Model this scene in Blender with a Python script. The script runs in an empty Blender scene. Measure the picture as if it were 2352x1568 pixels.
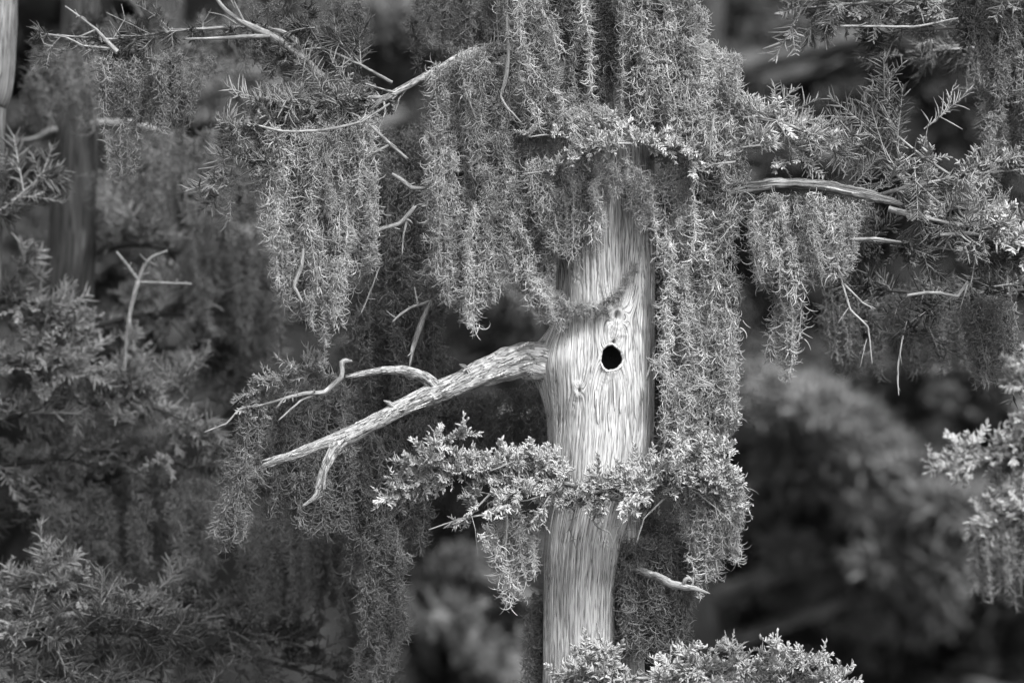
import bpy, math, random
import numpy as np
from mathutils import Vector, Matrix

C = bpy.context.scene.collection
random.seed(11)
RNG = np.random.default_rng(11)
PI = math.pi

# ---------------------------------------------------------------- camera, sky, sun, exposure
D = 18.0                       # camera to trunk, metres
FW = 2.75                      # width seen at the trunk
S = FW / 2352.0                # metres per drawing unit at the trunk
ZC = 5.0                       # camera height above the water
cam = bpy.data.cameras.new('camera')
camo = bpy.data.objects.new('camera', cam); C.objects.link(camo)
camo.location = (0, -D, ZC); camo.rotation_euler = (PI / 2, 0, 0)
cam.sensor_width = 36; cam.lens = 36 * D / FW
cam.clip_start = 0.5; cam.clip_end = 400
cam.dof.use_dof = True; cam.dof.focus_distance = D - 0.02; cam.dof.aperture_fstop = 1.85
bpy.context.scene.camera = camo

SUN_ELEV, SUN_AZ = 54, 30      # azimuth: degrees to the right of straight behind the camera
world = bpy.data.worlds.new('World'); bpy.context.scene.world = world; world.use_nodes = True
nt = world.node_tree; nt.nodes.clear()
sky = nt.nodes.new('ShaderNodeTexSky'); sky.sky_type = 'NISHITA'; sky.sun_disc = False
sky.sun_elevation = math.radians(SUN_ELEV); sky.sun_rotation = math.radians(180 - SUN_AZ)
sky.air_density = 1.0; sky.dust_density = 4.0
bw = nt.nodes.new('ShaderNodeRGBToBW')
bg = nt.nodes.new('ShaderNodeBackground'); bg.inputs['Strength'].default_value = 0.15
wo = nt.nodes.new('ShaderNodeOutputWorld')
nt.links.new(sky.outputs[0], bw.inputs[0]); nt.links.new(bw.outputs[0], bg.inputs['Color'])
nt.links.new(bg.outputs[0], wo.inputs['Surface'])
sl = bpy.data.lights.new('sun', 'SUN'); sl.energy = 2.3; sl.angle = math.radians(20)
so = bpy.data.objects.new('sun', sl); C.objects.link(so)
e, a = math.radians(SUN_ELEV), math.radians(SUN_AZ)
to_sun = Vector((math.sin(a) * math.cos(e), -math.cos(a) * math.cos(e), math.sin(e)))
so.rotation_euler = to_sun.to_track_quat('Z', 'Y').to_euler(); so.location = (6, -8, 16)
sc = bpy.context.scene
sc.view_settings.view_transform = 'Standard'; sc.view_settings.look = 'None'
sc.view_settings.gamma = 1; sc.view_settings.use_curve_mapping = False
sc.view_settings.exposure = 1.45
sc.cycles.max_bounces = 5; sc.cycles.diffuse_bounces = 4; sc.cycles.glossy_bounces = 1
sc.cycles.transmission_bounces = 2; sc.cycles.transparent_max_bounces = 4

# ---------------------------------------------------------------- helpers
def P(px, py, dy=0.0):
    """point that stands dy metres behind the trunk plane"""
    k = (D + dy) / D
    return Vector(((px - 1176) * S * k, dy, ZC - (py - 784) * S * k))

def Pa(pts, dy):
    out = []
    for p in pts:
        d = dy + (p[3] if len(p) > 3 else 0.0)
        out.append(P(p[0], p[1], d))
    return out

def hash2(ix, iy, seed):
    n = (ix.astype(np.int64) * 374761393 + iy.astype(np.int64) * 668265263 + seed * 982451653) & 0x7fffffff
    n = ((n ^ (n >> 13)) * 1274126177) & 0x7fffffff
    return ((n ^ (n >> 16)) & 0xffff) / 65535.0

def vnoise(x, y, seed=0):
    x = np.asarray(x, float); y = np.asarray(y, float)
    ix = np.floor(x); iy = np.floor(y); fx = x - ix; fy = y - iy
    fx = fx * fx * (3 - 2 * fx); fy = fy * fy * (3 - 2 * fy)
    a_ = hash2(ix, iy, seed); b_ = hash2(ix + 1, iy, seed)
    c_ = hash2(ix, iy + 1, seed); d_ = hash2(ix + 1, iy + 1, seed)
    return (a_ * (1 - fx) + b_ * fx) * (1 - fy) + (c_ * (1 - fx) + d_ * fx) * fy

def fbm(x, y, seed=0, o=3):
    r = 0; amp = 1; tot = 0
    for i in range(o):
        r = r + amp * vnoise(x * 2 ** i, y * 2 ** i, seed + i * 17); tot += amp; amp *= .55
    return r / tot

def mk_mesh(name, V, faces, mats, midx=None, uv=None, smooth=True):
    me = bpy.data.meshes.new(name)
    V = np.asarray(V, np.float32).reshape(-1, 3)
    me.vertices.add(len(V)); me.vertices.foreach_set('co', V.ravel())
    faces = [np.asarray(f, np.int32) for f in faces if len(f)]
    loops = np.concatenate([f.ravel() for f in faces])
    sizes = np.concatenate([np.full(len(f), f.shape[1], np.int32) for f in faces])
    starts = np.concatenate([[0], np.cumsum(sizes)[:-1]]).astype(np.int32)
    me.loops.add(len(loops)); me.loops.foreach_set('vertex_index', loops)
    me.polygons.add(len(sizes)); me.polygons.foreach_set('loop_start', starts)
    if smooth: me.polygons.foreach_set('use_smooth', np.ones(len(sizes), bool))
    for m in mats: me.materials.append(m)
    if midx is not None: me.polygons.foreach_set('material_index', np.asarray(midx, np.int32))
    if uv is not None:
        l = me.uv_layers.new(name='UVMap')
        l.data.foreach_set('uv', np.asarray(uv, np.float32)[loops].ravel())
    me.update(); me.validate()
    return me

def tubes(Cn, R, sides=3, ref=None, flat=1.0):
    """N tapered tubes at once: Cn (N,M,3), R (N,M)"""
    Cn = np.asarray(Cn, float); N, M, _ = Cn.shape
    T = np.gradient(Cn, axis=1); T /= np.linalg.norm(T, axis=2, keepdims=True) + 1e-9
    if ref is None: ref = RNG.normal(size=(N, 3))
    ref = np.broadcast_to(ref[:, None, :], Cn.shape)
    B = np.cross(T, ref); B /= np.linalg.norm(B, axis=2, keepdims=True) + 1e-9
    Nn = np.cross(B, T)
    an = np.arange(sides) * 2 * PI / sides
    V = (Cn[:, :, None, :] + R[:, :, None, None] * (np.cos(an)[None, None, :, None] * B[:, :, None, :]
         + flat * np.sin(an)[None, None, :, None] * Nn[:, :, None, :]))
    base = (np.arange(N) * M * sides)[:, None, None]
    i = np.arange(M - 1)[None, :, None] * sides; j = np.arange(sides)[None, None, :]; j2 = (j + 1) % sides
    q = np.stack([base + i + j, base + i + j2, base + i + sides + j2, base + i + sides + j], -1).reshape(-1, 4)
    return V.reshape(-1, 3), q

def spline(pts, step, kink=0.0):
    """Catmull-Rom through rows of pts (n,k)"""
    pts = np.asarray(pts, float)
    if len(pts) == 2: pts = np.array([pts[0], (pts[0] + pts[1]) / 2, pts[1]])
    p = np.vstack([2 * pts[0] - pts[1], pts, 2 * pts[-1] - pts[-2]])
    out = []
    for i in range(1, len(p) - 2):
        n = max(2, int(np.linalg.norm(p[i + 1, :3] - p[i, :3]) / step))
        t = np.linspace(0, 1, n, endpoint=False)[:, None]
        lin = p[i] + (p[i + 1] - p[i]) * t
        out.append(kink * lin + (1 - kink) * .5 * (2 * p[i] + (p[i + 1] - p[i - 1]) * t + (2 * p[i - 1] - 5 * p[i] + 4 * p[i + 1] - p[i + 2]) * t ** 2
                   + (3 * p[i] - p[i - 1] - 3 * p[i + 1] + p[i + 2]) * t ** 3))
    out.append(p[-2:-1])
    return np.vstack(out)

class MB:
    """collects tubes with uv and blades into one mesh"""
    def __init__(s): s.V = []; s.Q = []; s.T = []; s.U = []; s.n = 0
    def add(s, V, Q, U=None, T=None):
        s.V.append(V); s.Q.append(np.asarray(Q, int) + s.n)
        if T is not None: s.T.append(np.asarray(T, int) + s.n)
        s.U.append(U if U is not None else np.zeros((len(V), 2))); s.n += len(V)
    def limb(s, pts, sides=14, step=.012, rough=.12, seed=0, ragged=False):
        """pts rows: x,y,z,r ; a barked limb with uneven girth, closed at the far end"""
        c = spline(pts, step, .75 if np.max(np.asarray(pts, float)[:, 3]) < .012 else 0); n = len(c)
        r = np.maximum(c[:, 3], .0006); c = c[:, :3].copy()
        ln = np.concatenate([[0], np.cumsum(np.linalg.norm(np.diff(c, axis=0), axis=1))])
        for k in range(3):
            c[:, k] += (fbm(ln / np.maximum(r.max() * 3.5, .03) + seed, ln * 0 + k * 7.3, seed) - .5) * r * .55
        T = np.gradient(c, axis=0); T /= np.linalg.norm(T, axis=1, keepdims=True) + 1e-9
        ref = np.tile(np.array([0., 1., 0.02]), (n, 1)) + .001
        B = np.cross(T, ref); B /= np.linalg.norm(B, axis=1, keepdims=True) + 1e-9
        Nn = np.cross(B, T)
        an = np.linspace(0, 2 * PI, sides + 1)
        A, L = np.meshgrid(an, ln)
        rk = np.maximum(r.max(), .004); Lk = L / rk
        rr = r[:, None] * (1 + rough * (fbm(np.cos(A) * 1.6 + 5, Lk * .22, seed, 3) + fbm(np.sin(A) * 1.6 + 9, Lk * .22 + 3, seed + 2, 3) - 1.0))
        gr = np.clip(.48 - fbm(A / (2 * PI) * 13, Lk * .5, seed + 5, 3), 0, 1) * np.sin(A / 2)
        rr = rr - r[:, None] * rough * 1.5 * gr
        rr = rr + r[:, None] * rough * 1.1 * (fbm(A / (2 * PI) * 15, Lk * 1.5, seed + 8, 2) - .5) * np.clip(np.sin(A / 2) * 2, 0, 1) * (rk > .012)
        # seam at +normal (away from the viewer for sideways limbs)
        V = c[:, None, :] + rr[:, :, None] * (np.sin(A)[:, :, None] * B[:, None, :] + np.cos(A)[:, :, None] * Nn[:, None, :])
        if ragged:
            k = min(6, n - 2)
            V[-k:] += T[-1] * (vnoise(an * 3, an * 0, seed)[None, :, None] * r[-1] * 4) * np.linspace(0, 1, k)[:, None, None]
        W = sides + 1
        i = np.arange(n - 1)[:, None] * W; j = np.arange(sides)[None, :]
        q = np.stack([i + j, i + j + 1, i + W + j + 1, i + W + j], -1).reshape(-1, 4)
        V = np.vstack([V.reshape(-1, 3), c[-1:] + T[-1] * r[-1] * .5]); ci = n * W
        tr = np.stack([(n - 1) * W + np.arange(sides), (n - 1) * W + np.arange(sides) + 1, np.full(sides, ci)], -1)
        U = np.stack([A * np.maximum(r.mean(), .002), L], -1).reshape(-1, 2); U = np.vstack([U, U[-1:]])
        s.add(V, q, U, tr)
    def build(s, name, mats, origin=(0, 0, 0)):
        V = np.vstack(s.V) - np.array(origin)
        F = [np.vstack(s.Q)]
        if s.T: F.append(np.vstack(s.T))
        return mk_mesh(name, V, F, mats, uv=np.vstack(s.U))

WM = {}
def put(name, data, parent=None, M=Matrix()):
    """link an object at world matrix M under parent"""
    o = bpy.data.objects.new(name, data); C.objects.link(o)
    WM[o] = M.copy()
    if parent is not None:
        o.parent = parent; o.matrix_basis = WM[parent].inverted() @ M
    else: o.matrix_basis = M
    return o
def tag(o, label=None, cat=None, group=None, kind=None):
    for k, v in (('label', label), ('category', cat), ('group', group), ('kind', kind)):
        if v: o[k] = v
    return o
def thing(name, loc, label, cat, group=None):
    return tag(put(name, None, None, Matrix.Translation(loc)), label, cat, group)
def orient(loc, d, up, s=1.0, sx=None):
    x = Vector(d).normalized(); y = Vector(up).cross(x)
    if y.length < 1e-4: y = Vector((0, 1, 0)).cross(x)
    y.normalize(); z = x.cross(y)
    sc_ = (s if sx is None else sx, s, s)
    return Matrix(((x.x * sc_[0], y.x * s, z.x * s, loc[0]), (x.y * sc_[0], y.y * s, z.y * s, loc[1]),
                   (x.z * sc_[0], y.z * s, z.z * s, loc[2]), (0, 0, 0, 1)))
def rv(k=1.0): return Vector((random.uniform(-k, k), random.uniform(-k, k), random.uniform(-k, k)))

# ---------------------------------------------------------------- materials (all neutral: the photograph is black and white)
def newmat(name):
    m = bpy.data.materials.new(name); m.use_nodes = True
    t = m.node_tree; b = t.nodes['Principled BSDF']; return m, t, b
def ramp(t, fac, stops):
    r = t.nodes.new('ShaderNodeValToRGB'); el = r.color_ramp.elements
    while len(el) < len(stops): el.new(.5)
    for k, (p, v) in enumerate(stops): el[k].position = p; el[k].color = (v, v, v, 1)
    t.links.new(fac, r.inputs[0]); return r.outputs[0]
def bark(name, lo, mid, hi, su=270, sv=9, bump=.5, dist=.003, patch=.5, crack=.35, flk=1.35):
    m, t, b = newmat(name); L = t.links.new
    uv = t.nodes.new('ShaderNodeUVMap'); uv.uv_map = 'UVMap'
    def noise(s, sx, sy, det=6, rough=.6):
        mp = t.nodes.new('ShaderNodeMapping'); mp.inputs['Scale'].default_value = (sx, sy, 1); L(uv.outputs[0], mp.inputs[0])
        n = t.nodes.new('ShaderNodeTexNoise'); n.inputs['Scale'].default_value = s; n.inputs['Detail'].default_value = det
        n.inputs['Roughness'].default_value = rough; L(mp.outputs[0], n.inputs['Vector']); return n.outputs[0]
    g = noise(1, su, sv); f = noise(1, su * 2.6, sv * 2.2, 3); p = noise(1, 14, 3.0, 4)
    c1 = ramp(t, g, [(.30, lo), (.44, mid * .8), (.56, mid), (.72, hi)])
    c2 = ramp(t, f, [(.32, .55), (.5, 1.0), (.75, 1.15)])
    c3 = ramp(t, p, [(.3, 1 - patch * .6), (.55, 1.0), (.75, 1.1)])
    def mul(x, y):
        mm = t.nodes.new('ShaderNodeMix'); mm.data_type = 'RGBA'; mm.blend_type = 'MULTIPLY'
        mm.inputs['Factor'].default_value = 1; L(x, mm.inputs['A']); L(y, mm.inputs['B']); return mm.outputs['Result']
    cr = noise(1, su * .55, sv * .5, 3, .55)
    sb = t.nodes.new('ShaderNodeMath'); sb.operation = 'SUBTRACT'; sb.inputs[1].default_value = .5; L(cr, sb.inputs[0])
    ab = t.nodes.new('ShaderNodeMath'); ab.operation = 'ABSOLUTE'; L(sb.outputs[0], ab.inputs[0])
    c4 = ramp(t, ab.outputs[0], [(.0, crack), (.014, crack + (1 - crack) * .35), (.04, 1.0)])
    fl = noise(1, su * .33, sv * 1.1, 2, .5); c5 = ramp(t, fl, [(.30, .75), (.38, 1.0), (.60, 1.0), (.64, flk)])
    L(mul(mul(mul(mul(c1, c2), c3), c4), c5), b.inputs['Base Color'])
    b.inputs['Roughness'].default_value = .85; b.inputs['Specular IOR Level'].default_value = .2
    ad = t.nodes.new('ShaderNodeMath'); ad.operation = 'MULTIPLY_ADD'; ad.inputs[1].default_value = .5
    L(f, ad.inputs[0]); L(g, ad.inputs[2])
    ad2 = t.nodes.new('ShaderNodeMath'); ad2.operation = 'MULTIPLY_ADD'; ad2.inputs[1].default_value = .5; L(c4, ad2.inputs[0]); L(ad.outputs[0], ad2.inputs[2])
    bp = t.nodes.new('ShaderNodeBump'); bp.inputs['Strength'].default_value = bump; bp.inputs['Distance'].default_value = dist
    L(ad2.outputs[0], bp.inputs['Height']); L(bp.outputs[0], b.inputs['Normal'])
    return m
def leafy(name, v, var=.35, trans=.25, rough=.55, scale=30):
    m, t, b = newmat(name); L = t.links.new
    oi = t.nodes.new('ShaderNodeObjectInfo'); ge = t.nodes.new('ShaderNodeNewGeometry')
    n = t.nodes.new('ShaderNodeTexNoise'); n.inputs['Scale'].default_value = scale; n.inputs['Detail'].default_value = 2
    L(ge.outputs['Position'], n.inputs['Vector'])
    mx = t.nodes.new('ShaderNodeMath'); mx.operation = 'MULTIPLY_ADD'; mx.inputs[1].default_value = .5
    L(oi.outputs['Random'], mx.inputs[0]); L(n.outputs[0], mx.inputs[2])
    col = ramp(t, mx.outputs[0], [(.38, v * (1 - var)), (.72, v), (1.05, v * (1 + var))])
    L(col, b.inputs['Base Color']); b.inputs['Roughness'].default_value = rough
    b.inputs['Specular IOR Level'].default_value = .3
    if trans:
        tr = t.nodes.new('ShaderNodeBsdfTranslucent'); L(col, tr.inputs['Color'])
        ms = t.nodes.new('ShaderNodeMixShader'); ms.inputs[0].default_value = trans
        L(b.outputs[0], ms.inputs[1]); L(tr.outputs[0], ms.inputs[2])
        L(ms.outputs[0], t.nodes['Material Output'].inputs['Surface'])
    return m
M_TRUNK = bark('weathered cypress bark', .24, .46, .58, su=300, sv=9, crack=.2, flk=1.3, patch=.45)
M_LIMB = bark('flaky limb bark', .15, .38, .56, su=170, sv=34, bump=.9, dist=.005, crack=.2, flk=1.5)
M_SPLIT = bark('split weathered wood', .03, .22, .66, su=170, sv=6, bump=.9, dist=.006, crack=.15)
M_TWIG = bark('bare grey twig', .13, .28, .45, su=200, sv=20, bump=.3, dist=.002, patch=.3)
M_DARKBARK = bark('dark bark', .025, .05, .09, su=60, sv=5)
M_PALEBARK = bark('pale bark', .06, .19, .36, su=90, sv=7, crack=.2)
M_STRIP = bark('pale bark flake', .4, .6, .75, su=200, sv=20, bump=.3, dist=.002, patch=.2)
M_ROT, _t, _b = newmat('rotten wood'); _b.inputs['Base Color'].default_value = (.05, .05, .05, 1); _b.inputs['Roughness'].default_value = 1
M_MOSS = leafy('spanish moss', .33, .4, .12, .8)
M_MOSS_B = leafy('shaded grey moss', .165, .3, .1, .85)  # darker copy of the moss, with the shade put into its base colour
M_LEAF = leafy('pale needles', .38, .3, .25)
M_LEAF_D = leafy('dark needles', .10, .35, .25)  # darker needle tone; canopy shade over foliage behind put into the colour
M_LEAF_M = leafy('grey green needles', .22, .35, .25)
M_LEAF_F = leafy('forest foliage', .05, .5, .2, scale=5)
M_SHOOT = leafy('green twig', .2, .2, 0)

# ---------------------------------------------------------------- moss strands (shared meshes)
def strand_mesh(name, L, rad, seed, mat, dens=1.0):
    """a hanging rope of curly tendrils, local axis -Z from the origin"""
    g = np.random.default_rng(seed)
    N = int(L * 2000 * dens * (rad / .02) ** .8)
    s = g.random(N) ** 1.15 * L
    wn = .05 if rad > .01 else .022
    lump = .45 + .9 * vnoise(s / .05, s * 0, seed) * (1 - .85 * (s / L) ** 2)
    ax = np.stack([(fbm(s / .09, s * 0 + 3, seed) - .5) * wn, (fbm(s / .09, s * 0 + 9, seed) - .5) * wn, -s], -1)
    ph = g.random(N) * 2 * PI; rr = g.random(N) ** .8 * rad * lump * .8
    start = ax + np.stack([np.cos(ph) * rr, np.sin(ph) * rr, g.normal(size=N) * .004], -1)
    d = np.stack([np.cos(ph) * .3, np.sin(ph) * .3, -1.0 + g.normal(size=N) * .8], -1) + g.normal(size=(N, 3)) * .5
    d /= np.linalg.norm(d, axis=1, keepdims=True)
    ln = .012 + .030 * g.random(N) ** 1.3
    curl = g.normal(size=(N, 3)); curl = np.cross(d, curl); curl /= np.linalg.norm(curl, axis=1, keepdims=True)
    curl[:, 2] -= .1
    K = 6; t = np.linspace(0, 1, K)
    turn = g.uniform(.6, 3.4, N) * g.choice([-1, 1], N)
    pts = np.zeros((N, K, 3)); pts[:, 0] = start
    for k in range(1, K):
        th = (turn * t[k])[:, None]
        pts[:, k] = pts[:, k - 1] + (np.cos(th) * d + np.sin(th) * curl) * (ln / (K - 1))[:, None]
    R = (.0008 + .0007 * g.random(N))[:, None] * np.array([.9, 1.0, .95, .8, .55, .12])[None, :]
    V, Q = tubes(pts, R, 3)
    # the thread the tendrils grow on
    sc_ = np.linspace(0, L * .97, max(6, int(L / .03)))
    c = np.stack([(fbm(sc_ / .09, sc_ * 0 + 3, seed) - .5) * wn, (fbm(sc_ / .09, sc_ * 0 + 9, seed) - .5) * wn, -sc_], -1)
    V2, Q2 = tubes(c[None], np.full((1, len(c)), .0016), 3)
    return mk_mesh(name, np.vstack([V, V2]), [np.vstack([Q, Q2 + len(V)])], [mat])
STR = {}
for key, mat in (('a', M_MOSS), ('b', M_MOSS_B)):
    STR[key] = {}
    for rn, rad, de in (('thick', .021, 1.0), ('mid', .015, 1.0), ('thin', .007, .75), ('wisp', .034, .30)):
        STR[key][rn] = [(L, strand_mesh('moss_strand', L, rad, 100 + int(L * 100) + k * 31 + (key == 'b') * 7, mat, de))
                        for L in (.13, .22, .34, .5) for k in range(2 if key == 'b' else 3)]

def interp(poly, t):
    poly = np.asarray(poly, float)
    l = np.concatenate([[0], np.cumsum(np.linalg.norm(np.diff(poly[:, :2], axis=0), axis=1))]); l /= l[-1] + 1e-9
    return np.array([np.interp(t, l, poly[:, k]) for k in range(2)])

def curtain(label, top, bot, dy, n, spread=.06, kinds=('thick', 'mid', 'mid', 'thin', 'thin', 'thin', 'wisp', 'wisp', 'wisp'), lr=(150, 380), key='a', parent=None,
            group='clumps of moss hanging on the trees', name='moss_curtain'):
    c0 = interp(top, .5)
    root = parent or thing(name, P(c0[0], c0[1], dy), label, 'moss', group)
    n = int(n * 1.08) if n > 3 else n
    for i in range(n):
        t = (i + random.random()) / n; tb = min(1, max(0, t + random.gauss(0, .05)))
        A = interp(top, t); B = interp(bot, tb); v = B - A; Lt = np.linalg.norm(v) + 1e-6
        l = min(Lt, random.uniform(*lr)) * random.uniform(.6, 1.06)
        q = random.random(); s = 0 if q < .3 else (Lt - l if q < .6 else random.uniform(0, max(0, Lt - l)))
        A = A + v / Lt * s
        z = dy + random.uniform(-spread, spread)
        a_ = P(A[0] + random.gauss(0, 5), A[1] + random.gauss(0, 8), z); lm = l * S
        b_ = P(A[0] + v[0] / Lt * l + random.gauss(0, l * .05), A[1] + v[1] / Lt * l, z)
        L, me = min(random.sample(STR[key][random.choice(kinds)], 6), key=lambda k: abs(k[0] - lm) * random.uniform(.7, 1.3))
        f = lm / L; f2 = min(1.25, max(.8, f))
        dn = (a_ - b_).normalized()
        ang = random.uniform(0, 2 * PI)
        up = dn; x = Vector((math.cos(ang), math.sin(ang), 0)); x = (x - up * x.dot(up)).normalized(); y = up.cross(x)
        Mx = Matrix(((x.x * f2, y.x * f2, up.x * f, a_.x), (x.y * f2, y.y * f2, up.y * f, a_.y), (x.z * f2, y.z * f2, up.z * f, a_.z), (0, 0, 0, 1)))
        put('moss_strand', me, root, Mx)
    return root

# ---------------------------------------------------------------- needle sprays (shared meshes)
def blades(base, d, up, ln, wd, curve, flat=.35):
    N = len(base); K = 4; t = np.linspace(0, 1, K)
    pts = base[:, None, :] + d[:, None, :] * (ln[:, None] * t[None, :])[:, :, None] + up[:, None, :] * (curve[:, None] * ln[:, None] * (t ** 2)[None, :])[:, :, None]
    R = wd[:, None] * np.array([.55, 1.0, .95, .25])[None, :]
    return tubes(pts, R, 4, ref=up, flat=flat)

def spray_mesh(name, kind, seed, mat, sc_=1.0):
    g = np.random.default_rng(seed); Vs, Qs, mi = [], [], []; n0 = 0
    def addp(V, Q, m):
        nonlocal n0
        Vs.append(V); Qs.append(Q + n0); mi.append(np.full(len(Q), m)); n0 += len(V)
    def sprig(o, d, up, L, n, nl, nw, fwd):
        side = np.cross(up, d); side /= np.linalg.norm(side)
        up2 = np.cross(d, side)
        bend = g.normal() * .25
        t = np.clip(np.linspace(.08, 1, n) + g.normal(size=n) * .02, .03, 1)
        c = lambda q: o + d * (L * q)[:, None] + up2 * (bend * L * q ** 2)[:, None]
        tt = np.linspace(0, 1, 5)
        V, Q = tubes(c(tt)[None], np.linspace(.0022, .0010, 5)[None] * sc_, 4); addp(V, Q, 1)
        sg = np.where(np.arange(n) % 2, 1, -1)
        f = fwd + .9 * np.clip((t - .75) / .25, 0, 1) * 1.2
        dd = side[None] * sg[:, None] + d[None] * f[:, None] + up2[None] * (.25 + g.normal(size=n) * .42)[:, None] + g.normal(size=(n, 3)) * .2
        dd /= np.linalg.norm(dd, axis=1, keepdims=True)
        ln = nl * (1 - .35 * t ** 3) * g.uniform(.6, 1.12, n) * np.clip(.55 + t * 2.5, 0, 1) * np.where(g.random(n) < .14, .25, 1)
        up3 = up2[None] + g.normal(size=(n, 3)) * .35; up3 /= np.linalg.norm(up3, axis=1, keepdims=True)
        V, Q = blades(c(t), dd, up3, ln, nw * g.uniform(.8, 1.15, n), g.normal(size=n) * .38 + .15); addp(V, Q, 0)
    X, Y, Z = np.eye(3)
    if kind == 'feather':
        sprig(np.zeros(3), X, Z, .14 * sc_, 34, .046 * sc_, .0024 * sc_, .85)
        sprig(X * .05 * sc_, (X + Y * .8) / 1.28, Z, .08 * sc_, 20, .032 * sc_, .0024 * sc_, .8)
    elif kind == 'tuft':
        for k in range(3):
            d = X + g.normal(size=3) * .35; d /= np.linalg.norm(d)
            u = Z + g.normal(size=3) * .8; u /= np.linalg.norm(u)
            sprig(np.zeros(3), d, u, .06 * sc_, 22, .046 * sc_, .0025 * sc_, .9)
    else:   # cluster of short, leafy shoots
        for k in range(6):
            d = X * g.uniform(.5, 1) + Y * g.normal() * .7 + Z * g.normal() * .45; d /= np.linalg.norm(d)
            u = Z + g.normal(size=3) * .45; u /= np.linalg.norm(u)
            sprig(X * g.uniform(0, .03) * sc_, d, u, g.uniform(.04, .075) * sc_, 20, .021 * sc_, .0037 * sc_, .85)
    nv = np.vstack(Vs)
    return mk_mesh(name, nv, [np.vstack(Qs)], [mat, M_SHOOT], midx=np.concatenate(mi))
SP = {}
for key, mat in (('l', M_LEAF), ('d', M_LEAF_D), ('m', M_LEAF_M)):
    for kind in ('feather', 'tuft', 'cluster'):
        SP[key + kind] = [spray_mesh('needle_spray', kind, 500 + i * 13 + len(kind), mat) for i in range(5)]

def sprays(parent, pts, n, kinds, up=.5, out=.9, size=(.8, 1.2), droop=0.0, t0=.1, front=.0, jit=.012):
    c = spline(np.array([[*p] for p in pts], float), .02)
    T = np.gradient(c, axis=0)
    for i in range(n):
        t = t0 + (1 - t0) * (i + random.random()) / n
        k = min(len(c) - 1, int(t * len(c)))
        tn = Vector(T[k]).normalized()
        side = rv(1); side = (side - tn * side.dot(tn)).normalized()
        w = .35 + .8 * t
        d = tn * w * random.uniform(.5, 1.1) + side * out + Vector((0, -front, up - droop))
        u = Vector((0, 0, 1)) + rv(.45) + Vector((0, -.5, 0))
        put('needle_spray', random.choice(SP[random.choice(kinds)]), parent, orient(Vector(c[k]) + rv(jit), d, u, random.uniform(*size)))

def limb_obj(name, parent, pts, mat, label=None, side=0, side_len=.12, sides=10, seed=None, rough=.15, extra=(), ragged=False, step=.012, up=.2):
    """pts rows (Vector, r). One limb plus its side twigs in one mesh"""
    seed = random.randint(0, 999) if seed is None else seed
    mb = MB(); rows = [[*p, r] for p, r in pts]
    mb.limb(rows, sides, step, rough, seed, ragged)
    for ex in extra: mb.limb([[*p, r] for p, r in ex], max(6, sides - 4), step, rough, seed + 3, ragged)
    c = spline(np.array(rows), .02)
    if mat is M_TWIG and not side:
        for i in range(random.randint(2, 5)):
            k = int(random.uniform(.1, .9) * (len(c) - 1)); o = Vector(c[k, :3]); l = random.uniform(.008, .03)
            d = (Vector(c[min(k + 1, len(c) - 1), :3] - c[max(k - 1, 0), :3]).normalized() * random.uniform(.2, 1) + rv(.9)).normalized()
            r0 = max(.0011, c[k, 3] * .5)
            mb.limb([[*o, r0], [*(o + d * l * .5), r0 * .8], [*(o + d * l + rv(.3 * l)), r0 * .4]], 5, .01, .1, seed + i)
    ends = []
    for i in range(side):
        k = int(random.uniform(.15, .95) * (len(c) - 1)); o = Vector(c[k, :3])
        tn = Vector(c[min(k + 1, len(c) - 1), :3] - c[max(k - 1, 0), :3]).normalized()
        d = (tn * random.uniform(.3, 1) + rv(.9) + Vector((0, 0, up))).normalized(); l = side_len * random.uniform(.5, 1.2)
        mid = o + d * l * .5 + rv(.1 * l); en = o + d * l + rv(.15 * l)
        r0 = max(.0012, min(c[k, 3] * .5, .004))
        mb.limb([[*o, r0], [*mid, r0 * .8], [*en, r0 * .4]], 5, .03, .1, seed + i)
        ends.append([o, mid, en])
    o0 = Vector(rows[0][:3])
    ob = put(name, mb.build(name, [mat], o0), parent, Matrix.Translation(o0))
    if label: ob['label'] = label
    return ob, ends

def leafy_limb(parent, px, dy, r0, n, kinds, mat=M_TWIG, side=4, side_len=.12, r1=.0018, label=None, name='branch', **kw):
    """px: list of (x,y[,_ ,ddy]) ; sprays sit on the limb and on its side twigs as sub-parts"""
    pts = Pa(px, dy); m = len(pts)
    rows = [(p, r0 + (r1 - r0) * k / (m - 1)) for k, p in enumerate(pts)]
    ob, ends = limb_obj(name, parent, rows, mat, label, side, side_len, 8)
    nl = n - int(n * .45) if ends else n
    sprays(ob, pts, nl, kinds, **kw)
    if ends:
        per = int(n * .45) / len(ends); acc = 0
        for e_ in ends:
            acc += per; kq = int(acc); acc -= kq
            if kq: sprays(ob, e_, kq, kinds, **kw)
    return ob

# ================================================================ SETTING
def sheet(name, z, size, mat):
    v = [(-size, -60, z), (size, -60, z), (size, 200, z), (-size, 200, z)]
    me = bpy.data.meshes.new(name); me.from_pydata(v, [], [(0, 1, 2, 3)]); me.materials.append(mat)
    return tag(put(name, me), kind='structure')
M_WATER, _t, _b = newmat('swamp water'); _b.inputs['Base Color'].default_value = (.02, .02, .02, 1); _b.inputs['Roughness'].default_value = .12
_n = _t.nodes.new('ShaderNodeTexNoise'); _n.inputs['Scale'].default_value = 6; _bp = _t.nodes.new('ShaderNodeBump'); _bp.inputs['Distance'].default_value = .03
_t.links.new(_n.outputs[0], _bp.inputs['Height']); _t.links.new(_bp.outputs[0], _b.inputs['Normal'])
sheet('swamp_water', 0.0, 150, M_WATER)

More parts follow.
